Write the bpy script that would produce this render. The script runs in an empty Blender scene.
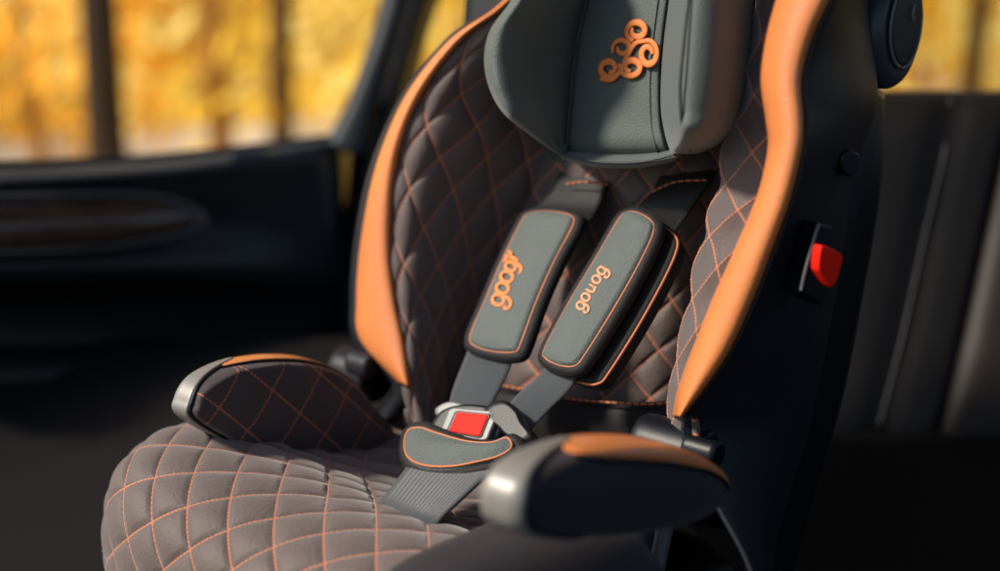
import bpy, math, random
import numpy as np
from mathutils import Vector
random.seed(7); rng=np.random.default_rng(7)
SC=bpy.context.scene; COL=SC.collection
K=.00072; H=1.10; PITCH=math.radians(15); YAW=math.radians(40)
C=np.array([0,0,H]); Rt=np.array([1.,0,0])
F=np.array([0,math.cos(PITCH),-math.sin(PITCH)]); Up=np.array([0,math.sin(PITCH),math.cos(PITCH)])
def nrm(v): v=np.asarray(v,float); return v/np.linalg.norm(v)
def P(px,py,d): return C+Rt*((px-500)*K*d)-Up*((py-285.5)*K*d)+F*d
def backd(px,o): return (1.1134-o*1.305)/(1+.000604*(px-500))
def BK(px,py,o): return P(px,py,backd(px,o))
O=P(600,430,1.05)
R_=np.array([math.cos(YAW),-math.sin(YAW),0]); F_=np.array([-math.sin(YAW),-math.cos(YAW),0]); Z_=np.array([0,0,1.])
NB=-math.sin(YAW)*Rt-math.cos(YAW)*F
def Q(s,f,z): return O+R_*s+F_*f+Z_*z
def onp(px,py,P0,n):
    d=P(px,py,1)-C; t=np.dot(P0-C,n)/np.dot(d,n); return C+d*t
def onS(px,py,s): return onp(px,py,O+R_*s,R_)

# ---------- camera
cam=bpy.data.cameras.new('camera'); co=bpy.data.objects.new('camera',cam); COL.objects.link(co)
co.location=C; co.rotation_euler=(math.pi/2-PITCH,0,0); cam.lens=50; cam.sensor_width=36
cam.clip_start=.02; cam.clip_end=500; cam.dof.use_dof=True; cam.dof.focus_distance=.91; cam.dof.aperture_fstop=2.5
SC.camera=co
# ---------- world and sun
w=bpy.data.worlds.new('World'); SC.world=w; w.use_nodes=True
nt=w.node_tree; sky=nt.nodes.new('ShaderNodeTexSky'); sky.sky_type='NISHITA'; sky.sun_disc=False
sd=nrm([-.74,-.15,.66])
sky.sun_elevation=math.asin(sd[2]); sky.sun_rotation=math.atan2(sd[0],sd[1])
bg=nt.nodes['Background']; nt.links.new(sky.outputs[0],bg.inputs[0]); bg.inputs[1].default_value=.12
L=bpy.data.lights.new('sun','SUN'); L.energy=5; L.angle=math.radians(7); L.color=(1,.91,.78)
lo=bpy.data.objects.new('sun',L); COL.objects.link(lo); lo.rotation_euler=Vector(sd).to_track_quat('Z','Y').to_euler()
SC.view_settings.view_transform='Standard'; SC.view_settings.look='None'; SC.view_settings.exposure=0

# ---------- materials
def mat(name,base,rough=.5,metal=0,nscale=400,nstr=.1,var=.15,vscale=12,sheen=0,coat=0,quilt=None,weave=None,dash=None,trans=0,spec=.5):
    m=bpy.data.materials.new(name); m.use_nodes=True; t=m.node_tree; N=t.nodes; Lk=t.links
    b=N['Principled BSDF']; b.inputs['Roughness'].default_value=rough; b.inputs['Metallic'].default_value=metal
    b.inputs['Sheen Weight'].default_value=sheen; b.inputs['Sheen Roughness'].default_value=.5; b.inputs['Coat Weight'].default_value=coat
    b.inputs['Specular IOR Level'].default_value=spec
    tc=N.new('ShaderNodeTexCoord')
    def M(op,a,bb=None):
        n=N.new('ShaderNodeMath'); n.operation=op
        for i,x in enumerate((a,bb)):
            if x is None: continue
            if isinstance(x,(int,float)): n.inputs[i].default_value=x
            else: Lk.new(x,n.inputs[i])
        return n.outputs[0]
    nz=N.new('ShaderNodeTexNoise'); nz.inputs['Scale'].default_value=vscale; nz.inputs['Detail'].default_value=5; Lk.new(tc.outputs['Object'],nz.inputs['Vector'])
    mx=N.new('ShaderNodeMix'); mx.data_type='RGBA'
    lo_=[c*(1-var) for c in base]; hi=[min(1,c*(1+var)) for c in base]
    mx.inputs[6].default_value=(*lo_,1); mx.inputs[7].default_value=(*hi,1); Lk.new(nz.outputs[0],mx.inputs[0])
    col=mx.outputs[2]
    fz=N.new('ShaderNodeTexNoise'); fz.inputs['Scale'].default_value=nscale; fz.inputs['Detail'].default_value=3; Lk.new(tc.outputs['Object'],fz.inputs['Vector'])
    hgt=fz.outputs[0]
    if quilt or weave or dash:
        sp=N.new('ShaderNodeSeparateXYZ'); Lk.new(tc.outputs['UV'],sp.inputs[0]); a,bv=sp.outputs[0],sp.outputs[1]
    if quilt:
        wd,thread,wrk=quilt
        da=M('PINGPONG',a,.5); db=M('PINGPONG',bv,.5)
        ma=M('MULTIPLY',M('LESS_THAN',da,wd),M('LESS_THAN',M('FRACT',M('MULTIPLY',bv,9)),.8))
        mb=M('MULTIPLY',M('LESS_THAN',db,wd),M('LESS_THAN',M('FRACT',M('MULTIPLY',a,9)),.8))
        msk=M('MAXIMUM',ma,mb)
        q=N.new('ShaderNodeMix'); q.data_type='RGBA'; Lk.new(msk,q.inputs[0]); Lk.new(col,q.inputs[6]); q.inputs[7].default_value=(*thread,1); col=q.outputs[2]
        wr=N.new('ShaderNodeTexNoise'); wr.inputs['Scale'].default_value=45; wr.inputs['Detail'].default_value=4; Lk.new(tc.outputs['Object'],wr.inputs['Vector'])
        hgt=M('ADD',M('MULTIPLY',hgt,.7),M('MULTIPLY',wr.outputs[0],wrk))
        hgt=M('ADD',hgt,M('MULTIPLY',M('MINIMUM',M('MINIMUM',da,db),.14),8))
        hgt=M('ADD',hgt,M('MULTIPLY',msk,.5))
    if weave:
        wv=M('MULTIPLY',M('SINE',M('MULTIPLY',a,weave[0])),M('SINE',M('MULTIPLY',bv,weave[1])))
        hgt=M('ADD',hgt,wv)
    if dash:
        k=M('LESS_THAN',M('FRACT',M('MULTIPLY',bv,dash[0])),.72)
        q=N.new('ShaderNodeMix'); q.data_type='RGBA'; Lk.new(k,q.inputs[0]); Lk.new(col,q.inputs[7]); q.inputs[6].default_value=(*dash[1],1); col=q.outputs[2]
    Lk.new(col,b.inputs['Base Color'])
    if nstr:
        bp=N.new('ShaderNodeBump'); bp.inputs['Strength'].default_value=nstr; bp.inputs['Distance'].default_value=.0012; Lk.new(hgt,bp.inputs['Height']); Lk.new(bp.outputs[0],b.inputs['Normal'])
    if trans:
        tr=N.new('ShaderNodeBsdfTranslucent'); Lk.new(col,tr.inputs[0]); ms=N.new('ShaderNodeMixShader'); ms.inputs[0].default_value=trans
        Lk.new(b.outputs[0],ms.inputs[1]); Lk.new(tr.outputs[0],ms.inputs[2]); Lk.new(ms.outputs[0],N['Material Output'].inputs[0])
    return m
THR=(.60,.18,.06)
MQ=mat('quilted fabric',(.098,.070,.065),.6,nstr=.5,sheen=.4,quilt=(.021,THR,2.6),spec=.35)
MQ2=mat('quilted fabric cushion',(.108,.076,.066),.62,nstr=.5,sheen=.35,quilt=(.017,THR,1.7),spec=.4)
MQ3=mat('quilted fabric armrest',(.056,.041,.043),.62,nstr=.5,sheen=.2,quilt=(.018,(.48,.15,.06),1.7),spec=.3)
MOR=mat('orange leather',(.70,.225,.065),.38,nscale=700,nstr=.3,var=.12,coat=.3)
MTEAL=mat('grey green fabric',(.074,.093,.084),.6,nscale=900,nstr=.6,sheen=.25,var=.15)
MTEALD=mat('dark grey green fabric',(.03,.036,.035),.6,nscale=900,nstr=.4,sheen=.1)
MBLK=mat('black fabric',(.008,.007,.008),.65,nscale=800,nstr=.4,sheen=.05,spec=.3)
MSH=mat('charcoal plastic',(.014,.016,.022),.5,nscale=900,nstr=.15,var=.1,spec=.28)
MSH2=mat('black plastic',(.004,.005,.007),.42,nscale=900,nstr=.1,spec=.35)
MARM=mat('charcoal arm fabric',(.018,.014,.018),.55,nscale=900,nstr=.35,sheen=.12,spec=.3)
MSIL=mat('satin silver plastic',(.27,.255,.23),.42,metal=.3,nscale=300,nstr=.03,var=.08)
MSIL2=mat('brushed buckle metal',(.20,.20,.195),.5,metal=.3,nscale=300,nstr=.05,var=.1,spec=.4)
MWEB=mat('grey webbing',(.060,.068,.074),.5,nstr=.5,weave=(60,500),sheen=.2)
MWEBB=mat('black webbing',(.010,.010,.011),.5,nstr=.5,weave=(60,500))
MRED=mat('red plastic',(.85,.014,.006),.55,nstr=.02,var=.05,spec=.12)
MTH=mat('orange thread',(.50,.16,.06),.6,nstr=.1,dash=(1.0,(.02,.015,.015)))
MPIP=mat('orange piping',(.50,.15,.05),.5,nstr=.1)
MLOGO=mat('orange print',(.80,.22,.045),.6,nstr=.1)
MLOGO2=mat('tan print',(.76,.32,.15),.6,nstr=.1)
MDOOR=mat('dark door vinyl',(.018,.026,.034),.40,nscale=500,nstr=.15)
MDOOR2=mat('black and shaded vinyl',(.005,.006,.008),.5,nscale=500,nstr=.15)  # darkened door vinyl holding the lower door's shade; plain black elsewhere
MGLOSS=mat('dark glossy wood trim',(.085,.045,.028),.22,nscale=30,nstr=.05,var=.85,vscale=16,coat=.5)
MPIL=mat('dark pillar trim',(.014,.018,.023),.45,spec=.35)
MSEAT=mat('black leather',(.006,.005,.005),.55,nscale=350,nstr=.3,spec=.3)
MSEATW=mat('warm dark leather',(.016,.011,.009),.55,nscale=350,nstr=.3,spec=.3)
MBLOCK=mat('grey roof blocker',(.12,.12,.12),.9,nscale=600,nstr=.3)
MDKGRD=mat('added dark ground',(.045,.045,.047),.9,nscale=60,nstr=.6,var=.3)
MBARK=mat('dark bark',(.035,.020,.012),.9,nscale=14,nstr=1,var=.5,vscale=5)
MBARKM=mat('brown bark',(.10,.050,.018),.9,nscale=14,nstr=1,var=.5,vscale=5)
MBARK2=mat('pale brown bark',(.36,.18,.045),.9,nscale=14,nstr=1,var=.4,vscale=5)
MGRD=mat('leaf litter ground',(.80,.50,.08),.9,nscale=9,nstr=.5,var=.4,vscale=1.4)
MPATH=mat('pale gravel',(.70,.64,.54),.9,nscale=9,nstr=.3)
MEDGE=mat('edge grey plastic',(.12,.12,.13),.35)
def leafm(n,c,t): return mat(n,c,.7,nstr=0,var=.1,vscale=.4,trans=t)
ML=[leafm('yellow leaves',(.99,.66,.045),.42),leafm('amber leaves',(.98,.52,.03),.42),leafm('pale gold leaves',(.99,.84,.30),.42)]

# ---------- object helpers
LOC={}
def thing(name,label,cat,loc,group=None):
    o=bpy.data.objects.new(name,None); COL.objects.link(o); o.location=loc; o.empty_display_size=.05
    o['label']=label; o['category']=cat
    if group: o['group']=group
    LOC[o.name]=np.array(loc,float); return o
def link(name,verts,faces,m,parent=None,uv=None,smooth=True,solid=0,kind=None):
    me=bpy.data.meshes.new(name); base=np.zeros(3)
    if parent is not None: base=LOC[parent.name]
    me.from_pydata((np.asarray(verts,float)-base).tolist(),[],faces)
    if smooth: me.polygons.foreach_set('use_smooth',[True]*len(me.polygons))
    if uv is not None:
        l=me.uv_layers.new(name='UVMap'); vi=np.zeros(len(me.loops),int); me.loops.foreach_get('vertex_index',vi)
        l.data.foreach_set('uv',np.asarray(uv,float)[vi].ravel())
    me.materials.append(m); o=bpy.data.objects.new(name,me); COL.objects.link(o)
    if parent is not None: o.parent=parent; LOC[o.name]=base
    if solid:
        md=o.modifiers.new('thickness','SOLIDIFY'); md.thickness=solid; md.offset=-1
    if kind: o['kind']=kind
    return o
def cr(A,n,closed=False):
    A=np.asarray(A,float); k=len(A)
    if closed:
        t=np.arange(n)*k/n; i=np.floor(t).astype(int); f=t-i; g=[A[(i+j)%k] for j in (-1,0,1,2)]
    else:
        E=np.concatenate([[2*A[0]-A[1]],A,[2*A[-1]-A[-2]]]); t=np.linspace(0,k-1,n); i=np.minimum(np.floor(t).astype(int),k-2); f=t-i
        g=[E[i+j] for j in (0,1,2,3)]
    f=f.reshape((-1,)+(1,)*(A.ndim-1)); a,b,c,d=g
    return .5*((2*b)+(-a+c)*f+(2*a-5*b+4*c-d)*f*f+(-a+3*b-3*c+d)*f**3)
def gnormals(G,inv=False):
    n=np.cross(np.gradient(G,axis=0),np.gradient(G,axis=1)); l=np.linalg.norm(n,axis=2,keepdims=True); n=n/np.maximum(l,1e-12)
    c=G.reshape(-1,3).mean(0)
    if ((n.reshape(-1,3).mean(0)@(C-c))<0)!=inv: n=-n
    return n
def gridmesh(name,G,m,parent,uv=None,closed=False,solid=0,kind=None,inv=False):
    r,c=G.shape[:2]; fs=[]; cc=c if closed else c-1
    n=np.cross(G[1:,1:]-G[:-1,:-1],G[:-1,1:]-G[1:,:-1]).reshape(-1,3).mean(0); flip=((n@(C-G.reshape(-1,3).mean(0)))<0)!=inv
    for i in range(r-1):
        for j in range(cc):
            j2=(j+1)%c; q=(i*c+j,(i+1)*c+j,(i+1)*c+j2,i*c+j2)
            fs.append(q[::-1] if flip else q)
    return link(name,G.reshape(-1,3),fs,m,parent,None if uv is None else uv.reshape(-1,2),solid=solid,kind=kind)
def patch(name,rows,m,parent,nu=40,nv=60,quilt=None,solid=.004,fn=BK,uvs=(1,1),inv=False):
    A=np.array([[fn(*p) for p in r] for r in rows]); G=cr(A,nv); G=np.swapaxes(cr(np.swapaxes(G,0,1),nu),0,1)
    V,U=np.meshgrid(np.linspace(0,1,nv),np.linspace(0,1,nu),indexing='ij')
    if quilt:
        ku,kv,amp=quilt; a=U*ku+V*kv+.3; b=U*ku-V*kv+.1
        h=(np.abs(np.sin(np.pi*a))*np.abs(np.sin(np.pi*b)))**.5
        G=G+gnormals(G,inv)*(h*amp)[...,None]; uv=np.stack([a,b],-1)
    else: uv=np.stack([U*uvs[0],V*uvs[1]],-1)
    return gridmesh(name,G,m,parent,uv,solid=solid,inv=inv)
def tube(name,pts,r,m,parent,n=None,closed=False,seg=8,dashlen=.006):
    pts=np.array(pts); n=n or max(24,len(pts)*8); p=cr(pts,n,closed); 
    t=(np.roll(p,-1,0)-np.roll(p,1,0)) if closed else np.gradient(p,axis=0); t/=np.linalg.norm(t,axis=1,keepdims=True)
    ref=NB; b=np.cross(t,ref); b/=np.linalg.norm(b,axis=1,keepdims=True); c=np.cross(t,b)
    an=np.arange(seg)*2*math.pi/seg
    G=p[:,None]+r*(np.cos(an)[None,:,None]*b[:,None]+np.sin(an)[None,:,None]*c[:,None])
    ln=np.concatenate([[0],np.cumsum(np.linalg.norm(np.diff(p,axis=0),axis=1))])/dashlen
    uv=np.stack([np.tile(np.arange(seg)/seg,(len(p),1)),np.tile(ln[:,None],(1,seg))],-1)
    vs=G.reshape(-1,3); uvv=uv.reshape(-1,2); fs=[]; N=len(p)
    for i in range(N if closed else N-1):
        for j in range(seg):
            i2=(i+1)%N; j2=(j+1)%seg; fs.append((i*seg+j,i2*seg+j,i2*seg+j2,i*seg+j2))
    if not closed: fs.append(tuple(range(seg))[::-1]); fs.append(tuple((N-1)*seg+j for j in range(seg)))
    return link(name,vs,fs,m,parent,uvv)
def blobgrid(out,n,front,depth,tr=.25,bulge=0,spine=None,N=96,rings=22,back=True):
    o=cr(np.array(out),N,True); n=nrm(n)
    if spine is None: sp=np.tile(o.mean(0),(N,1))
    else:
        A,B=[np.array(x) for x in spine]; ab=B-A; t=np.clip(((o-A)@ab)/(ab@ab),0,1); sp=A+t[:,None]*ab
    G=[]
    if back: 
        for t,h in ((1,-depth),(.3,-depth),(.1,-depth*.98),(.03,-depth*.93)): G.append(o+(sp-o)*t+n*h)
    nb=6
    for k in range(nb): G.append(o+n*(-depth*.85*(1-k/nb)))
    m=8
    for k in range(m+1):
        th=k/m*math.pi/2; G.append(o+(sp-o)*(tr*(1-math.cos(th)))+n*(front*math.sin(th)))
    for k in range(1,rings+1):
        t=tr+(1-tr)*k/rings; G.append(o+(sp-o)*t+n*(front+bulge*math.sin(k/rings*math.pi/2)))
    return np.array(G),sp,o
def blob(name,out,n,front,depth,m,parent,tr=.25,bulge=0,spine=None,N=96,uvax=None,quilt=None):
    G,sp,o=blobgrid(out,n,front,depth,tr,bulge,spine,N)
    uv=None
    if uvax is not None:
        c=G.reshape(-1,3)-G.reshape(-1,3).mean(0); x=(c@uvax[0])/uvax[2]; y=(c@uvax[1])/uvax[2]
        a=x+y; b=x-y
        uv=np.stack([a,b],-1).reshape(G.shape[0],G.shape[1],2)
        if quilt:
            h=(np.abs(np.sin(np.pi*a))*np.abs(np.sin(np.pi*b)))**.5
            hh=h.reshape(G.shape[:2]); hh[:14]=hh[:14]*0
            G=G+nrm(n)*(hh*quilt)[...,None]
    return gridmesh(name,G,m,parent,uv,closed=True),G
class Strokes:
    def __init__(s): s.v=[]; s.f=[]
    def add(s,pts,r,closed,n,flat=.15,N=44):
        pts=np.array(pts); p=cr(pts,N,closed); t=(np.roll(p,-1,0)-np.roll(p,1,0)) if closed else np.gradient(p,axis=0); t/=np.linalg.norm(t,axis=1,keepdims=True)
        b=np.cross(t,n); b/=np.linalg.norm(b,axis=1,keepdims=True); an=np.arange(6)*math.pi/3; o0=len(s.v)
        for i in range(N):
            rr=r if closed else r*(.6+.4*math.sin(math.pi*min(1,max(0,i/(N-1)))) )
            for a in an: s.v.append(p[i]+b[i]*math.cos(a)*rr+n*math.sin(a)*r*flat)
        for i in range(N if closed else N-1):
            for j in range(6): i2=(i+1)%N; j2=(j+1)%6; s.f.append((o0+i*6+j,o0+i2*6+j,o0+i2*6+j2,o0+i*6+j2))

# =====================================================  CHILD CAR SEAT
base=Q(0,.1,-.17)
S=thing('child_car_seat','quilted charcoal child car seat with orange trim and grey green headrest','child car seat',base)
# --- centre back panel
rows=[[(530,120,-.01),(590,120,.0),(640,120,.003),(700,120,.0),(760,120,-.02)],
      [(520,200,-.01),(575,200,.004),(630,200,.008),(690,200,.002),(745,200,-.02)],
      [(490,290,-.005),(545,290,.010),(610,290,.014),(670,290,.006),(735,290,-.02)],
      [(455,370,-.0),(520,370,.016),(590,370,.02),(650,370,.012),(720,370,-.02)],
      [(425,445,.01),(500,445,.02),(570,445,.025),(640,445,.02),(705,445,-.01)]]
patch('backrest_panel',rows,MQ,S,240,260,(5.6,6.4,.0035))
rows=[[(498,386,.030),(560,396,.034),(640,402,.032),(700,396,.015)],[(494,396,.040),(560,408,.042),(640,412,.040),(702,404,.02)],
      [(490,420,.040),(555,432,.042),(640,436,.040),(704,425,.02)],[(488,450,.03),(555,462,.03),(640,462,.03),(706,450,.01)]]
patch('lumbar_pad',rows,MBLK,S,60,40,None,.01)
tube('seam_stitching',[BK(500,385,.042),BK(530,391,.044),BK(580,400,.046),BK(640,404,.045),BK(672,402,.040),BK(690,396,.034)],.0009,MTH,S)
# --- left wing
LT=[(-60,549,556),(-20,521,530),(8,494,503),(40,449,462),(90,409,424),(140,385,402),(190,370,392),(250,360,389),(300,357,394),(340,361,402),(385,400,411)]
LW=[[-60,553,590,620],[0,510,560,600],[40,462,525,580],[90,424,490,560],[140,402,475,550],[190,392,455,530],[250,389,443,505],[300,394,437,485],[350,402,435,470],[400,408,432,458],[450,425,440,452]]
rows=[]
for y,a,b,c in LW: rows.append([(a-2,y,.088),(a+(b-a)*.35,y,.086),(b,y,.055),(b+(c-b)*.5,y,.022),(c,y+6,-.008)])
patch('side_wing',rows,MQ,S,240,380,(3.7,7.8,.0042))
rows=[]
for y,a,b in LT: rows.append([(a-1,y,.078),(a+1,y,.093),((a+b)/2,y,.099),(b-1,y,.095),(b+3,y,.082)])
patch('wing_trim',rows,MOR,S,24,120,None,.002)
rows=[]
for y,a,b in LT: 
    k=min(1,max(0,(y-60)/150)); rows.append([(a+18,y,-.03),(a+6-6*k,y,.01),(a+1-5*k,y,.055),(a-1-3*k,y,.078),(a+3,y,.084)])
rows.append([(395,420,-.05),(376,420,.01),(372,420,.05),(385,420,.07),(400,415,.07)])
patch('side_shell',rows,MSH,S,24,110,None,.002)
# --- right wing
RT=[(-60,796,860),(0,777,832),(40,766,814),(80,761,804),(120,767,806),(150,769,804),(200,757,792),(250,736,774),(300,714,755),(350,694,732),(390,680,705),(416,675,684)]
rows=[]
for y,a,b in RT: rows.append([(a-3,y,.100),(a+1,y,.118),(a+(b-a)*.4,y,.126),(a+(b-a)*.8,y,.124),(b,y,.114)])
patch('wing_trim',rows,MOR,S,30,140,None,.002)
RW=[(-60,765,799),(0,752,779),(50,743,767),(95,733,764),(140,722,770),(190,713,760),(230,701,745),(280,689,724),(330,679,704),(380,669,686),(435,663,690)]
rows=[]
for y,a,b in RW: rows.append([(a+70,y,-.01),(a+14,y,.045),(a,y,.078),(a+(b-a)*.40,y,.103),(b+3,y,.108)])
patch('side_wing',rows,MQ,S,200,320,(2.7,8.0,.004),inv=True)
tube('trim_piping',[BK(b+1,y,.116) for y,a,b in RT],.0016,MSH2,S,n=120)
RS=[(-60,858,884),(0,832,870),(50,812,874),(100,804,877),(140,804,866),(180,796,852),(230,780,845),(290,759,836),(350,732,826),(400,699,816),(430,684,809),(470,700,797),(510,722,785),(550,745,774),(585,760,770)]
rows=[]
for y,a,b in RS: rows.append([(a-1,y,.110),(a+(b-a)*.12,y,.100),(a+(b-a)*.5,y,.062),(a+(b-a)*.85,y,.015),(b,y,-.03),(b-25,y,-.07)])
patch('side_shell',rows,MSH,S,60,140,None,.003)
rows=[[(862,85,-.03),(878,88,-.06),(884,95,-.09),(860,95,-.13)],[(850,180,-.03),(868,185,-.05),(880,190,-.08),(850,190,-.13)],[(834,300,-.02),(850,300,-.05),(862,300,-.08),(838,300,-.13)],
      [(812,400,-.02),(830,400,-.05),(842,400,-.08),(820,400,-.13)],[(782,510,-.01),(796,510,-.04),(810,510,-.07),(786,510,-.13)],[(764,590,-.01),(778,590,-.04),(788,590,-.07),(768,590,-.13)]]
patch('rear_frame',rows,MSH2,S,24,60,None,.004)
rows=[[(470,-60,-.035),(560,-60,-.04),(700,-60,-.05),(860,-60,-.06)],[(450,150,-.03),(560,150,-.04),(700,150,-.05),(850,150,-.06)],[(410,330,-.02),(540,330,-.03),(690,330,-.04),(825,330,-.06)],[(400,520,-.02),(540,520,-.03),(660,520,-.04),(780,540,-.06)]]
patch('rear_shell',rows,MSH2,S,30,30,None,.004)
# --- headrest
HL=[(-70,535,596),(-30,523,591),(0,511,586),(30,490,579),(60,484,574),(90,490,571),(115,505,569),(135,530,567),(148,548,566),(156,562,569)]
rows=[]
for y,a,b in HL:
    w_=b-a; k=min(1,w_/70); rows.append([(a+8*k,y,.06+.025*k),(a,y,.06+.055*k),(a+w_*.08,y,.062+.073*k),(a+w_*.3,y,.062+.063*k),(a+w_*.62,y,.062+.03*k),(a+w_*.9,y,.064),(b,y,.054),(b+3,y,.045)])
patch('headrest_wing',rows,MTEAL,S,70,100,None,.008)
rows=[]
for y,a,b,oo in [(-70,594,676,.058),(-30,590,672,.060),(0,585,669,.061),(40,577,664,.062),(80,572,661,.062),(120,568,662,.062),(142,566,666,.062),(152,567,669,.056),(156,569,670,.04),(157,572,668,.02)]:
    w_=b-a; rows.append([(a-2,y,oo-.012),(a+2,y,oo-.004),(a+w_*.08,y,oo),(a+w_*.5,y,oo+.001),(a+w_*.92,y,oo),(b-2,y,oo-.004),(b+3,y,oo-.012)])
hp=patch('headrest_pad',rows,MTEAL,S,60,80,None,.006)
HR=[(-70,676,762),(-30,672,757),(0,669,753),(40,664,751),(80,661,747),(110,661,740),(130,664,731),(145,668,716),(154,672,696)]
rows=[]
for y,a,b in HR:
    w_=b-a; k=min(1,w_/60); rows.append([(a+2,y,.045),(a,y,.05+.025*k),(a+w_*.06,y,.06+.055*k),(a+w_*.2,y,.06+.086*k),(a+w_*.38,y,.06+.092*k),(a+w_*.7,y,.06+.075*k),(b,y,.05+.04*k),(b+2,y,.03)])
patch('headrest_wing',rows,MTEAL,S,70,100,None,.008)
tube('headrest_seam',[BK(b_+.5,y,.064) for y,a,b_ in HL[:-1]],.0011,MTEALD,S)
tube('headrest_seam',[BK(x,y,o_) for x,y,o_ in ((697,-60,.150),(690,-10,.153),(684,40,.155),(680,90,.155),(683,130,.148),(690,150,.11))],.0011,MTEALD,S)
rows=[[(556,144,.045),(600,151,.050),(640,151,.05),(684,144,.045)],[(560,154,.068),(600,161,.070),(640,161,.070),(680,153,.068)],[(568,161,.066),(600,167,.068),(640,167,.068),(674,161,.064)],[(575,163,.03),(600,168,.03),(640,168,.03),(668,163,.03)]]
patch('headrest_lip',rows,MTEAL,S,40,24,None,.003)
tube('headrest_seam',[BK(562,155,.072),BK(600,162,.074),BK(640,162,.074),BK(679,154,.072)],.0009,MTEALD,S)
E=Strokes(); EO=.0650
def swirl(cx,cy,r,a0,turns,sx=1,sy=1,w=.0027,k=.6):
    n=26; pts=[]
    for i in range(n):
        t=i/(n-1); a=math.radians(a0+turns*360*t); rr=r*(1-k*t); pts.append(BK(cx+rr*math.cos(a)*sx,cy+rr*math.sin(a)*sy,EO))
    E.add(pts,w,False,NB,N=60)
swirl(637,31,11.5,110,1.3,1,.92); swirl(648,54,12,-110,1.3,.85,1.15); swirl(609,68,11.5,-20,1.3,1,.92); swirl(631,67,12,200,-1.3,1,.85); swirl(622,48,10,150,1.15,1,.95,.0023)
E.add([BK(x,y,EO) for x,y in ((600,79),(612,79),(622,68),(628,54),(636,43),(647,41))],.0024,False,NB,N=60)
link('emblem',E.v,E.f,MLOGO,hp)
# --- shoulder straps and chest pads
def ribbon(name,e,m,parent=S,n=40):
    rows=[[(a,b,o_),((a+c)/2,(b+d)/2,o_+.001),(c,d,o_)] for a,b,c,d,o_ in e]
    return patch(name,rows,m,parent,12,n,None,.0018)
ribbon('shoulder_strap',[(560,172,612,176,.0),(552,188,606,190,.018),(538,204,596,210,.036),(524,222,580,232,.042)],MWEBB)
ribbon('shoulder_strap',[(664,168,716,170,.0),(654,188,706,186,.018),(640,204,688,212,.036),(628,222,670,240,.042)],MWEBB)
tube('slot_stitching',[BK(566,184,.026),BK(585,182,.028),BK(608,184,.024)],.0008,MTH,S); tube('slot_stitching',[BK(652,192,.026),BK(675,182,.028),BK(706,180,.024)],.0008,MTH,S)
def padplane(top,bot):
    along=BK(*bot)-BK(*top); across=math.cos(YAW)*Rt-(-math.sin(YAW))*(-F); n=nrm(np.cross(along,across))
    if n@(C-BK(*top))<0: n=-n
    return BK(*top),n
def toward(cen,sp): return np.array([sp[0]+(sp[1]-sp[0])*np.clip(((p-sp[0])@(sp[1]-sp[0]))/((sp[1]-sp[0])@(sp[1]-sp[0])),0,1) for p in cen])
def chestpad(out,top,bot,flap):
    P0,n=padplane(top,bot); o3=[onp(x,y,P0,n) for x,y in out]; sp=[onp(top[0],top[1]+12,P0,n),onp(bot[0],bot[1]-14,P0,n)]
    if flap:
        fo=[onp(x+flap[0],y+flap[1],P0-n*.012,n) for x,y in out]; sf=[onp(top[0]+flap[0],top[1]+12,P0-n*.012,n),onp(bot[0]+flap[0],bot[1]-10,P0-n*.012,n)]
        f_,_=blob('pad_backing',fo,n,.004,.010,MBLK,S,.2,.001,sf)
    cen=cr(np.array(o3),60,True); spn=toward(cen,sp)
    inn=cen+(spn-cen)*.12
    pd,G=blob('chest_pad',list(inn[::3]),n,.0068,.009,MTEAL,S,.26,.0016,sp)
    tube('binding',[p-n*.0004 for p in cen+(spn-cen)*.06],.0048,MBLK,pd,n=120,closed=True)
    tube('piping',[p+n*.0034 for p in cen+(spn-cen)*.155],.0009,MPIP,pd,n=160,closed=True)
    if flap: tube('piping',[p+n*.002 for p in cr(np.array(fo),60,True)],.0009,MPIP,f_,n=160,closed=True)
    return pd,P0,n
pd,P0,n=chestpad([(529,214),(553,212),(577,217),(580,228),(562,262),(543,305),(528,348),(520,357),(495,356),(473,349),(469,337),(482,305),(500,262),(519,224)],(553,213,.045),(498,355,.10),None)
def script_mark(strokes,start,end,P0,n,off,r,m,par):
    a=np.array(start,float); d=nrm(np.array(end,float)-a); u=np.array([d[1],-d[0]]); T=Strokes()
    for pts,cl in strokes:
        W=[]
        for x,y in pts: p=a+d*x+u*y; W.append(onp(p[0],p[1],P0,n)+n*off)
        T.add(W,r,cl,n)
    link('lettering',T.v,T.f,m,par)
def el(cx,cy,rx,ry): return [(cx+rx*math.cos(t),cy+ry*math.sin(t)) for t in np.arange(16)*math.pi/8]
def gl(x,s): return [(el(x+5*s,1*s,4.6*s,5.2*s),True),([(x+9.6*s,6*s),(x+9.8*s,-2*s),(x+9*s,-8*s),(x+5*s,-11*s),(x+.5*s,-9.5*s),(x+.5*s,-6.5*s),(x+3*s,-6.5*s)],False)]
def ol(x,s): return [(el(x+5*s,1*s,4.8*s,5.4*s),True)]
def ul(x,s): return [([(x-.5*s,6*s),(x+1*s,5.4*s),(x+1*s,0),(x+3*s,-4*s),(x+6.5*s,-3.6*s),(x+8.4*s,0),(x+8.4*s,6*s)],False),([(x+8.4*s,1*s),(x+8.5*s,-3*s),(x+10*s,-4.5*s)],False)]
script_mark(gl(0,1.12)+ol(12.5,1.12)+ol(24.5,1.12)+[(el(41,1,4.3,5.2),True),([(45.5,7),(46,0),(45,-7),(41,-10),(37,-9)],False),([(43,9),(48,8),(53,5),(55,9)],False),([(49,-4),(50,2),(50,10)],False)],(504,311),(524,257),P0,n,.0086,.00165,MLOGO,pd)
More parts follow.
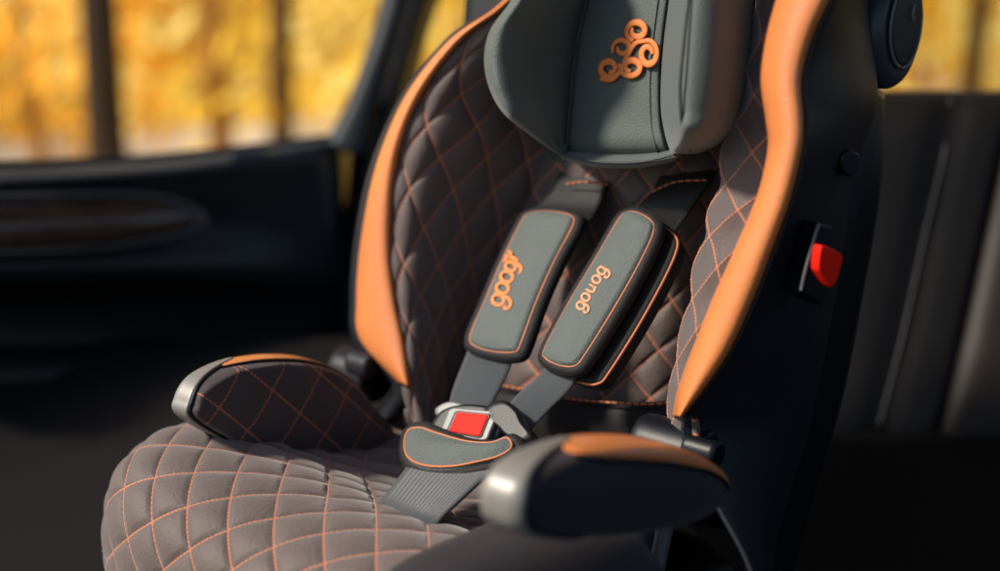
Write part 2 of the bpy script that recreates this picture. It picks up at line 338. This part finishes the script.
pd,P0,n=chestpad([(628,212),(642,214),(655,222),(659,234),(648,262),(622,310),(592,358),(580,371),(562,370),(546,362),(545,350),(568,305),(596,258),(618,220)],(643,216,.05),(564,368,.105),(20,14))
script_mark(gl(0,.76)+ol(9.8,.76)+ul(20,.76)+ol(30.5,.76)+gl(40.5,.76),(586,315),(613,270),P0,n,.0086,.00105,MLOGO2,pd)
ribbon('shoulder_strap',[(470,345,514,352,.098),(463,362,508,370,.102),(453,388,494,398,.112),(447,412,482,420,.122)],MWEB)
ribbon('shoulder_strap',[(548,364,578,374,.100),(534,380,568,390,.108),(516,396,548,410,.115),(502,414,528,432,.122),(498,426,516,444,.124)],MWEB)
# --- buckle
BP=BK(467,425,.135); BN=nrm(NB+.55*Z_)
def bl(name,pts,m,par,front,depth,off=0,tr=.2,bulge=0): 
    return blob(name,[onp(467+(x-467)*1.15,425+(y-425)*1.15,BP+BN*off,BN) for x,y in pts],BN,front,depth,m,par,tr,bulge)[0]
bk=bl('buckle',[(441,418),(446,413),(456,409),(470,407.5),(486,409),(500,414),(504,420),(500,430),(494,440),(486,445),(470,446),(452,441),(438,436),(435,430),(437,424)],MSH2,S,.004,.016,.002)
def squareish(q,k=.14):
    out=[]
    for i in range(4):
        a=np.array(q[i],float); p_=np.array(q[i-1],float); n_=np.array(q[(i+1)%4],float)
        out+= [a+(p_-a)*k*2.2,a+(p_-a)*k*.6,a+(n_-a)*k*.6,a+(n_-a)*k*2.2]
    return out
bl('buckle_surround',squareish([(453,410.5),(496,414),(485,440),(443,434)]),MSIL2,bk,.002,.004,.008,.08)
bl('button_well',squareish([(457,412.5),(488,415.5),(479.5,437),(448.5,431.5)]),MSH2,bk,.0006,.003,.0101,.05)
bl('release_button',squareish([(459,414),(486,416.5),(478.5,435.5),(451,430.8)]),MRED,bk,.0010,.002,.0107,.1)
bl('buckle_tongue',[(486,408),(500,404),(512,412),(518,424),(526,436),(518,443),(504,438),(494,428),(482,418)],MSH2,S,.004,.006,.006,.3)
bl('buckle_tongue',[(440,411),(452,405),(466,408),(470,413),(455,418),(442,418)],MSIL2,S,.002,.003,.003,.3)
# --- crotch pad and strap
CP=BK(460,455,.16); CN=nrm(NB+.9*Z_)
o3=[onp(x,y,CP,CN) for x,y in [(411,432),(426,429),(442,435),(470,445),(495,447),(514,441),(520,452),(507,462),(482,470),(455,476),(428,475),(410,464),(406,448)]]
csp=[onp(425,452,CP,CN),onp(500,454,CP,CN)]
cp,G=blob('crotch_pad',o3,CN,.008,.010,MTEAL,S,.35,.002,csp)
cen=cr(np.array(o3),60,True); spn=toward(cen,csp)
tube('binding',[p+CN*.0005 for p in cen],.0046,MBLK,cp,closed=True,n=120)
tube('piping',[p+CN*.0070 for p in cen+(spn-cen)*.19],.0009,MPIP,cp,closed=True,n=140)
rows=[[(410,462,.170),(450,470,.170),(492,470,.165)],[(398,478,.190),(432,490,.192),(466,494,.187)],[(384,496,.212),(415,510,.216),(440,520,.214)],[(370,512,.22),(400,528,.222),(428,540,.22)]]
patch('crotch_strap',rows,MWEB,S,16,30,None,.002)
# --- seat cushion
prof=cr(np.array([(-.04,-.02),(.04,-.028),(.11,-.028),(.165,-.014),(.22,.008),(.27,.014),(.308,.003),(.328,-.026),(.332,-.085)]),400)
arc=np.concatenate([[0],np.cumsum(np.linalg.norm(np.diff(prof,axis=0),axis=1))])
u=np.linspace(-1,1,400); UU=np.tile(u,(len(prof),1)); f_=prof[:,0][:,None]; z_=prof[:,1][:,None]
sf=np.clip((f_+.02)/.2,0,1); nar=np.where(UU>0,.62+.38*sf*sf*(3-2*sf),1)
ss=-.040+.174*UU*nar; ff=f_*(1-.13*np.abs(UU)**5*(UU<0)); zz=z_-.040*np.abs(UU)**16*np.clip(1-(-z_)*6,0,1)+.019*np.clip(-UU,0,1)*np.clip(1-(-z_)*6,0,1)
G=O+R_*ss[...,None]+F_*ff[...,None]+Z_*zz[...,None]
a=(ss+arc[:,None])/.041+.12*np.sin(ss*31+1.3)+.10*np.sin(arc[:,None]*27); b=(ss-arc[:,None])/.041-.10*np.sin(ss*23)+.07*np.sin(arc[:,None]*35+2)
h=(np.abs(np.sin(np.pi*a))*np.abs(np.sin(np.pi*b)))**.5
n=gnormals(G)
if n[150,160,2]<0: n=-n
G=G+n*(.0030*h)[...,None]
gridmesh('seat_cushion',G,MQ2,S,np.stack([a,b],-1),solid=.004)
e=G[-1,::20]; tube('cushion_piping',[p+F_*.002 for p in e],.0026,MSH,S,n=160)
# dark piping that follows the crown of the cushion's left side
side=G[70:390:16,9]; tube('cushion_piping',[p-R_*.0005+Z_*.0005 for p in side],.0032,MSH2,S,n=160)
def bolster(s0,s1,f0,f1,zt,m,skew=0):
    uu,vv=np.meshgrid(np.linspace(-1,1,50),np.linspace(-1,1,60)); hgt=np.clip((1-np.abs(uu)**3),0,1)**.5*np.clip((1-np.abs(vv)**4),0,1)**.5
    G=O+R_*((s0+s1)/2+uu*(s1-s0)/2+skew*vv)[...,None]+F_*((f0+f1)/2+vv*(f1-f0)/2)[...,None]+Z_*(-.09+(zt+.09)*hgt)[...,None]
    gridmesh('side_bolster',G,m,S,solid=.003)
bolster(.060,.178,.14,.365,.042,MARM,-.014); bolster(-.215,-.14,.0,.20,-.01,MARM)
out=[Q(s,f,-.075) for s,f in ((-.19,-.06),(-.2,.05),(-.19,.2),(-.15,.29),(-.05,.315),(.05,.315),(.15,.29),(.17,.2),(.17,.1),(.14,.02),(0,-.06))]
blob('seat_base',out,-Z_,.03,-.0,MSH2,S,.1,.06,None)
# --- armrests
def arm(face,s,width,m,quilt,top,tip,spine,tr=.2,front=.010):
    out=[onS(x,y,s) for x,y in face]; sp=[onS(x,y,s) for x,y in spine]
    o_,G=blob('armrest',out,R_,front,width,m,S,tr,.003,sp,N=120,uvax=(F_,Z_,.047) if quilt else None,quilt=.003 if quilt else None)
    def strip(name,i0,i1,r0,r1,mm,off,tap,edge=True):
        idx=np.arange(i0,i1+1)%120; nc=len(idx); rows_=16; g=np.zeros((rows_,nc,3))
        for j in range(nc):
            t=j/(nc-1); k=tap(t); rr=r0+(r1-r0)*k*np.linspace(0,1,rows_); a0=np.floor(rr).astype(int); fr=(rr-a0)[:,None]
            g[:,j]=G[a0,idx[j]]*(1-fr)+G[a0+1,idx[j]]*fr
        nn=gnormals(g); mid=nn[rows_//2,nc//2]; outw=g[rows_//2,nc//2]-np.mean(sp,axis=0)
        if mid@outw<0: nn=-nn
        w_=np.ones(g.shape[:2]); w_[:, [0,-1]]=-.3; w_[-1]=-.3
        gridmesh(name,g+nn*(off*w_)[...,None],mm,o_)
        if edge: tube('arm_piping',list((g+nn*.0006)[-1][::4]),.0012,MSH2,o_,n=80)
    strip('arm_trim',*top,MOR,.0016,lambda t:.62+.38*math.sin(math.pi*min(1,t*1.0))**.6); strip('arm_cap',*tip,MSIL,.0022,lambda t:(1-max(0,(t-.45)/.55)**1.5*.72))
    return o_
faceR=[(517,529),(507,505),(518,477),(552,456),(600,444),(650,444),(690,455),(714,471),(717,491),(695,516),(640,531),(575,536)]
arm(faceR,.185,.016,MARM,False,(33,80,2,20),(-9,38,2,15),[(562,496),(686,490)],.24)
faceL=[(192,418),(189,402),(202,382),(232,367),(270,360),(310,362),(342,376),(368,404),(395,440),(380,466),(310,464),(240,444)]
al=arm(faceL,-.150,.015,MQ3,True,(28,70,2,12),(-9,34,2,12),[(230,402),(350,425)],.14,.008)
# --- hinges
def cyl(name,cx,cy,s,r,depth,m,par=S,front=.004,tr=.3):
    c=onS(cx,cy,s); pts=[c+F_*r*math.cos(t)+Z_*r*math.sin(t) for t in np.arange(12)*math.pi/6]
    return blob(name,pts,R_,front,depth,m,par,tr,0)[0]
hg=cyl('hinge',706,458,.145,.019,.05,MSH2); cyl('hinge_cap',714,454,.158,.009,.02,MSH2,hg)
hg=cyl('hinge',376,378,-.18,.020,.04,MSH2); cyl('hinge_cap',370,366,-.165,.010,.02,MSH,hg)
tube('base_strut',[P(640,500,.86),P(630,560,.84),P(610,640,.82)],.012,MSH,S); tube('base_strut',[P(668,510,.88),P(655,571,.86),P(640,650,.84)],.006,MEDGE,S)
# --- knob
c=P(889,30,.95)
def disc(name,c,r,front,depth,m,par,tr=.2,bulge=0,ry=None):
    pts=[c+F_*r*math.cos(t)+Z_*(ry or r)*math.sin(t) for t in np.arange(16)*math.pi/8]
    return blob(name,pts,R_,front,depth,m,par,tr,bulge)[0]
kn=disc('adjuster_knob',c,.036,.010,.030,mat('slate plastic',(.036,.043,.055),.4),S,.25,.001,.040)
disc('knob_face',c+R_*.011+Z_*.004,.024,.002,.004,MSH,kn,.12,0,.028)
tube('knob_ring',[c+R_*.0120+Z_*.004+F_*.0245*math.cos(t)+Z_*.0285*math.sin(t) for t in np.arange(16)*math.pi/8],.0012,mat('ring grey plastic',(.16,.16,.17),.3),kn,closed=True,n=64)
tube('knob_mark',[c+R_*.0145+F_*(-.008+.004*math.cos(t))+Z_*(.012+.006*math.sin(t)) for t in np.linspace(-1.2,1.2,6)],.0007,MSIL,kn)
# --- belt guide with red hook
def bkb(name,pts,o_,front,depth,m,par,tr=.25,bulge=0):
    P0=BK(*o_); n=nrm(R_*.9+F_*.15-F*.3); return blob(name,[onp(x,y,P0,n) for x,y in pts],n,front,depth,m,par,tr,bulge)[0]
bg_=bkb('belt_guide',squareish([(816,222),(832,226),(822,306),(799,292)],.08),(820,265,.080),.002,.016,MSH2,S,.10)
tube('guide_edge',[BK(801,290,.104),BK(806,268,.104),BK(815,236,.101),BK(819,224,.098)],.0010,MEDGE,bg_)
bkb('belt_hook',[(820,247),(823,245.5),(832,249),(840,254),(842,257),(840,266),(835,282),(831,286.5),(828,285),(820,274),(817.5,268),(818,258)],(828,265,.098),.0012,.006,MRED,bg_,.12,.0)
bkb('belt_slot',[(841,154),(848,150),(857,153),(859,160),(856,170),(850,176),(844,173),(840,164)],(848,165,.036),.0015,.010,MSH2,S,.2)

# =====================================================  CAR INTERIOR
D=thing('car_door','dark vinyl car door with glossy trim strip under the left side window','car door',P(150,600,1.6))
def DD(px,py,dd): return P(px,py,1.50+.0010*px+dd)
xs=[-200,-60,60,180,290,335,352]
def drow(ys,dds): return [(x,y,d_) for x,y,d_ in zip(xs,ys,dds)]
R1=[drow([176,168,163,156,143,139,145],[.06]*6+[.16]),
 drow([181,173,168,160,146,142,150],[.0]*6+[.12]),
 drow([192,184,178,170,158,156,165],[-.035,-.035,-.035,-.035,-.02,.0,.09]),
 drow([205,200,194,189,184,188,200],[-.02,-.02,-.02,-.02,-.01,.0,.09]),
 drow([232,230,228,226,228,236,250],[.0,.0,.0,.0,.0,.0,.09]),
 drow([268,266,264,262,268,276,290],[-.03,-.03,-.03,-.02,.0,.01,.09]),
 drow([284,281,278,276,280,286,300],[-.02,-.02,-.02,-.01,.01,.02,.09])]
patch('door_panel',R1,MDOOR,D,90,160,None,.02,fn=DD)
R2=[drow([284,281,278,276,280,286,300],[-.02,-.02,-.02,-.01,.01,.02,.09]),
 drow([305,305,303,302,306,312,320],[.04,.04,.04,.03,.03,.03,.1]),
 drow([350,350,350,348,348,352,360],[.04,.04,.04,.04,.03,.04,.1]),
 drow([368,366,364,362,368,378,390],[-.04,-.04,-.04,-.03,-.0,.03,.1]),
 drow([400,398,396,396,402,410,420],[-.05,-.05,-.05,-.04,-.0,.03,.1]),
 drow([460,460,460,460,460,460,470],[.02,.02,.02,.02,.03,.04,.1]),
 drow([760,760,760,760,760,760,760],[.08]*7)]
patch('lower_panel_shaded',R2,MDOOR2,D,90,120,None,.02,fn=DD)  # light falloff on the lower door is put into this darker colour
rows=[[(-200,203,-.02),(-60,200,-.02),(60,196,-.02),(150,197,-.017),(190,208,-.01)],[(-200,214,-.045),(-60,212,-.045),(60,208,-.045),(155,205,-.04),(202,213,-.03)],
      [(-200,246,-.050),(-60,244,-.050),(60,240,-.050),(155,231,-.045),(206,221,-.03)],[(-200,258,-.02),(-60,256,-.02),(60,252,-.02),(150,242,-.02),(196,228,-.012)]]
patch('trim_strip',rows,MGLOSS,D,50,30,None,.008,fn=DD)
tube('trim_edge',[DD(x,y,-.044) for x,y in ((-200,257),(60,250),(150,240),(200,225),(204,215),(190,206),(150,196),(60,195),(-200,202))],.0025,MEDGE,D,n=120)
tube('sill_strip',[DD(x,y,.03) for x,y in ((-200,176),(0,166),(140,159),(240,149),(328,138))],.006,MPIL,D)
blob('lock_button',[DD(x,y,-.02) for x,y in ((232,152),(250,149),(266,150),(266,157),(250,159),(234,158))],-F,.006,.01,MEDGE,D,.3)
rows=[[(402,-120,.05),(412,-120,.03),(432,-120,.03),(440,-120,.06)],[(380,0,.05),(388,0,.03),(404,0,.03),(410,0,.06)],[(351,90,.05),(358,90,.03),(376,90,.03),(384,90,.06)],[(326,140,.05),(332,148,.03),(360,155,.03),(370,155,.06)]]
patch('window_frame',rows,MPIL,D,20,40,None,.02,fn=lambda x,y,d:P(x,y,1.80+d))
PL=thing('window_pillar','black sloping pillar between the side window and the small rear window','car pillar',P(380,600,1.95))
rows=[[(430,-120,.0),(460,-120,-.03),(490,-120,.02)],[(405,0,.0),(422,0,-.03),(440,0,.02)],[(378,90,.0),(396,90,-.03),(416,90,.02)],[(350,160,.0),(378,170,-.03),(420,170,.02)],[(335,400,.0),(400,400,-.03),(470,400,.02)],[(330,760,.0),(400,760,-.03),(480,760,.02)]]
patch('pillar_trim',rows,MDOOR2,PL,20,60,None,.02,fn=lambda x,y,d:P(x,y,1.88+d))
RB=thing('rear_bench_seat','dark leather rear bench of the car behind the child seat','rear seat',P(700,640,1.5))
bx=lambda x,y,d:P(x,y,1.42+d)
def br(y,sh,base_,xs_,off): return [(x+sh*(1 if x>790 else .3),y,base_+o) for x,o in zip(xs_,off)]
spec_=[(96,8,.12),(90,8,.06),(96,6,.01),(130,0,-.01),(230,-22,-.015),(330,-44,-.03),(430,-68,-.05),(470,-76,-.02),(520,-80,.0)]
patch('bench_backrest',[br(y,sh,b_,[560,700,800,880,920,948,975,1000,1012],[.02,.015,.008,.000,-.003,.002,-.002,-.002,.008]) for y,sh,b_ in spec_],MSEAT,RB,160,80,None,.05,fn=bx)
patch('bench_bolster',[br(y,sh,b_,[1004,1012,1035,1080,1140,1200],[.016,-.002,-.014,-.018,-.018,.0]) for y,sh,b_ in spec_],MSEATW,RB,60,80,None,.05,fn=bx)
tube('seat_seam',[bx(951,95,.006),bx(945,150,-.009),bx(924,240,-.015),bx(902,340,-.031),bx(878,430,-.051)],.002,MSH2,RB)
def bench(x,y,z): return np.array([x,y,z])
zb=O[2]-.165
rows=[[bench(x,y,z) for x in (-.75,-.3,.2,.6,1.1)] for y,z in ((1.6,zb+.05),(1.45,zb+.06),(1.25,zb+.045),(1.0,zb+.01),(.7,zb-.01),(.6,zb-.04),(.57,zb-.2))]
G=cr(np.array(rows),60); G=np.swapaxes(cr(np.swapaxes(G,0,1),60),0,1); gridmesh('bench_cushion',G,MSEAT,RB,solid=.03)
fl=[[bench(x,y,.28) for x in (-1.4,0,1.6)] for y in (-1.6,.6,1.9)]
cf=gridmesh('car_floor',np.array(fl),MDOOR2,None,solid=.02); cf['kind']='structure'
# unseen roof piece added to block sky light, right wall added against yellow reflections
rf=[[np.array([x,y,z+.05*math.sin((y+.2)*1.2)]) for x,z in ((.0,1.56),(.3,1.60),(.9,1.60),(1.35,1.54),(1.5,1.40))] for y in (.25,.8,1.4,2.0,2.3)]
G=cr(np.array(rf),20); G=np.swapaxes(cr(np.swapaxes(G,0,1),30),0,1); rfo=gridmesh('added_roof_blocker',G,MBLOCK,None,solid=.03); rfo['kind']='structure'
rf=[[np.array([x,y,z]) for x,z in ((1.50,.25),(1.46,.6),(1.48,.95),(1.54,1.08))] for y in (-1.4,0,1.0,1.9,2.3)]
G=cr(np.array(rf),20); G=np.swapaxes(cr(np.swapaxes(G,0,1),20),0,1); rfo=gridmesh('added_wall_right',G,MDOOR2,None,solid=.03); rfo['kind']='structure'

# =====================================================  OUTSIDE
def gz(y):
    return np.interp(y,[-60,2.6,20,24,70,140],[0,0,-4.6,-4.6,17,30])
xs_=np.linspace(-70,70,60); ys_=np.concatenate([np.linspace(-60,2.6,6),np.linspace(3,30,40),np.linspace(32,140,30)])
G=np.array([[[x,y,gz(y)+.12*math.sin(x*1.3+y)*(1 if y>3 else 0)] for x in xs_] for y in ys_])
g=gridmesh('ground',G,MGRD,None); g['kind']='structure'
G=np.array([[[x,y,.01] for x in np.linspace(-60,60,10)] for y in np.linspace(-60,2.5,8)])
g=gridmesh('added_dark_ground',G,MDKGRD,None); g['kind']='structure'  # unseen dark sheet, added to cut the yellow bounce from the ground
G=np.array([[[x,y+1.2*math.sin(x*.15),gz(y+1.2*math.sin(x*.15))+.2] for x in np.linspace(-40,40,60)] for y in (26.6,27.3,28.0)])
g=gridmesh('path',G,MPATH,None); g['kind']='structure'
def leaves(cs,size):
    n=len(cs); nn=rng.normal(size=(n,3))*.30+nrm([-.7,-.5,.55]); r=rng.normal(size=(n,3)); a=np.cross(nn,r); a/=np.linalg.norm(a,axis=1,keepdims=True); b=np.cross(nn,a); b/=np.linalg.norm(b,axis=1,keepdims=True)
    s=size*rng.uniform(.6,1.4,(n,1)); v=np.stack([cs-a*s,cs+b*s*.6,cs+a*s,cs-b*s*.6],1).reshape(-1,3)
    return v,[(4*i,4*i+1,4*i+2,4*i+3) for i in range(n)]
def clumps(n,cl,cen,rad,cr_):
    k=rng.normal(size=(cl,3)); k/=np.linalg.norm(k,axis=1,keepdims=True); k*=rng.uniform(.3,1,(cl,1))**.5; k=cen+k*rad
    return k[rng.integers(0,cl,n)]+rng.normal(size=(n,3))*cr_
def taper(pts,r0,r1,seg=9):
    p=cr(np.array(pts),16); t=np.gradient(p,axis=0); t/=np.linalg.norm(t,axis=1,keepdims=True); ref=np.array([.3,.9,.1]) 
    b=np.cross(t,ref); b/=np.linalg.norm(b,axis=1,keepdims=True); c=np.cross(t,b); rr=np.linspace(r0,r1,16); vs=[];fs=[]
    for i in range(16):
        for j in range(seg): a_=j*2*math.pi/seg; vs.append(p[i]+(b[i]*math.cos(a_)+c[i]*math.sin(a_))*rr[i])
    for i in range(15):
        for j in range(seg): j2=(j+1)%seg; fs.append((i*seg+j,(i+1)*seg+j,(i+1)*seg+j2,i*seg+j2))
    return vs,fs
def tree(px,dist,wpx,label,li,hgt=9,nl=1300,lean=0,low=400,bark=None):
    q=P(px,80,dist); x,y=q[0],q[1]; z0=float(gz(y))-.1; r=wpx*K*dist/2*1.3
    T=thing('autumn_tree',label,'tree',(x,y,z0),'autumn trees outside the car')
    hs=(q[2]-z0); x0=x-lean*hs
    V,Fs=taper([(x0,y,z0),(x,y,z0+hs),(x+lean*hs*1.3,y+.1,z0+hgt*.6),(x+lean*hgt*.6,y,z0+hgt)],r*1.15,r*.35); V=list(V);Fs=list(Fs)
    for k in range(11):
        an=rng.uniform(0,6.28); h0=hgt*rng.uniform(.4,.85); ln_=rng.uniform(1.2,2.6); st=np.array([x+lean*(h0-hs),y,z0+h0]); en=st+np.array([math.cos(an)*ln_,math.sin(an)*ln_,ln_*.6])
        v2,f2=taper([st,(st+en)/2+np.array([0,0,-.1]),en],r*.3,r*.06,6); o0=len(V); V+=v2; Fs+=[tuple(i+o0 for i in f) for f in f2]
    link('trunk',V,Fs,bark or MBARK,T)
    cs=clumps(nl,26,np.array([x,y,z0+hgt*.85]),np.array([2.2,2.2,hgt*.25]),.35)
    if low: cs=np.concatenate([cs,clumps(low,14,np.array([x,y-.3,q[2]+.6]),np.array([1.9,.9,1.3]),.22)])
    v,f=leaves(cs,.11); link('crown',v,f,ML[li],T,smooth=False)
tree(103,7.5,35,'dark tree trunk, thickest one seen through the side window',0,9,lean=.012,low=0)
tree(28,13,14,'thin tree at the far left edge of the side window',1,11,lean=-.07,bark=MBARK2)
tree(217,15,20,'thin trunk between the two darker trunks in the side window',2,11,lean=-.03,low=250,bark=MBARK2)
tree(281,10,22,'dark trunk nearest the sloping window frame',0,10,lean=.03,low=90,bark=MBARKM)
tree(-70,9,20,'tree just beyond the left end of the side window',1,10)
tree(464,15,9,'slim tree seen through the small window above the left wing of the seat',2,11,bark=MBARK2)
tree(972,11,19,'darker tree at the right end of the rear window',1,10,lean=.04,low=120,bark=MBARKM)
tree(921,17,9,'slim pale tree beside the knob in the rear window',0,11,lean=-.05,bark=MBARK2)
tree(1060,13,18,'tree beyond the right edge of the rear window',2,10)
for nm,li,n_ in (('autumn_foliage',0,13000),('autumn_foliage',1,2000),('autumn_foliage',2,9500)):
    ncl=300; cx=rng.uniform(-34,34,ncl); cy=rng.uniform(24,42,ncl); cz=gz(cy)+rng.uniform(-.5,9,ncl)
    k=np.stack([cx,cy,cz],1); cs=k[rng.integers(0,ncl,n_)]+rng.normal(size=(n_,3))*np.array([.8,.8,.6]); v,f=leaves(cs,.24)
    o_=link(nm,v,f,ML[li],None,smooth=False); o_['kind']='stuff'; o_['label']=['bright yellow leaves of the far wood','amber leaves of the far wood','pale gold leaves of the far wood'][li]; o_['category']='foliage'
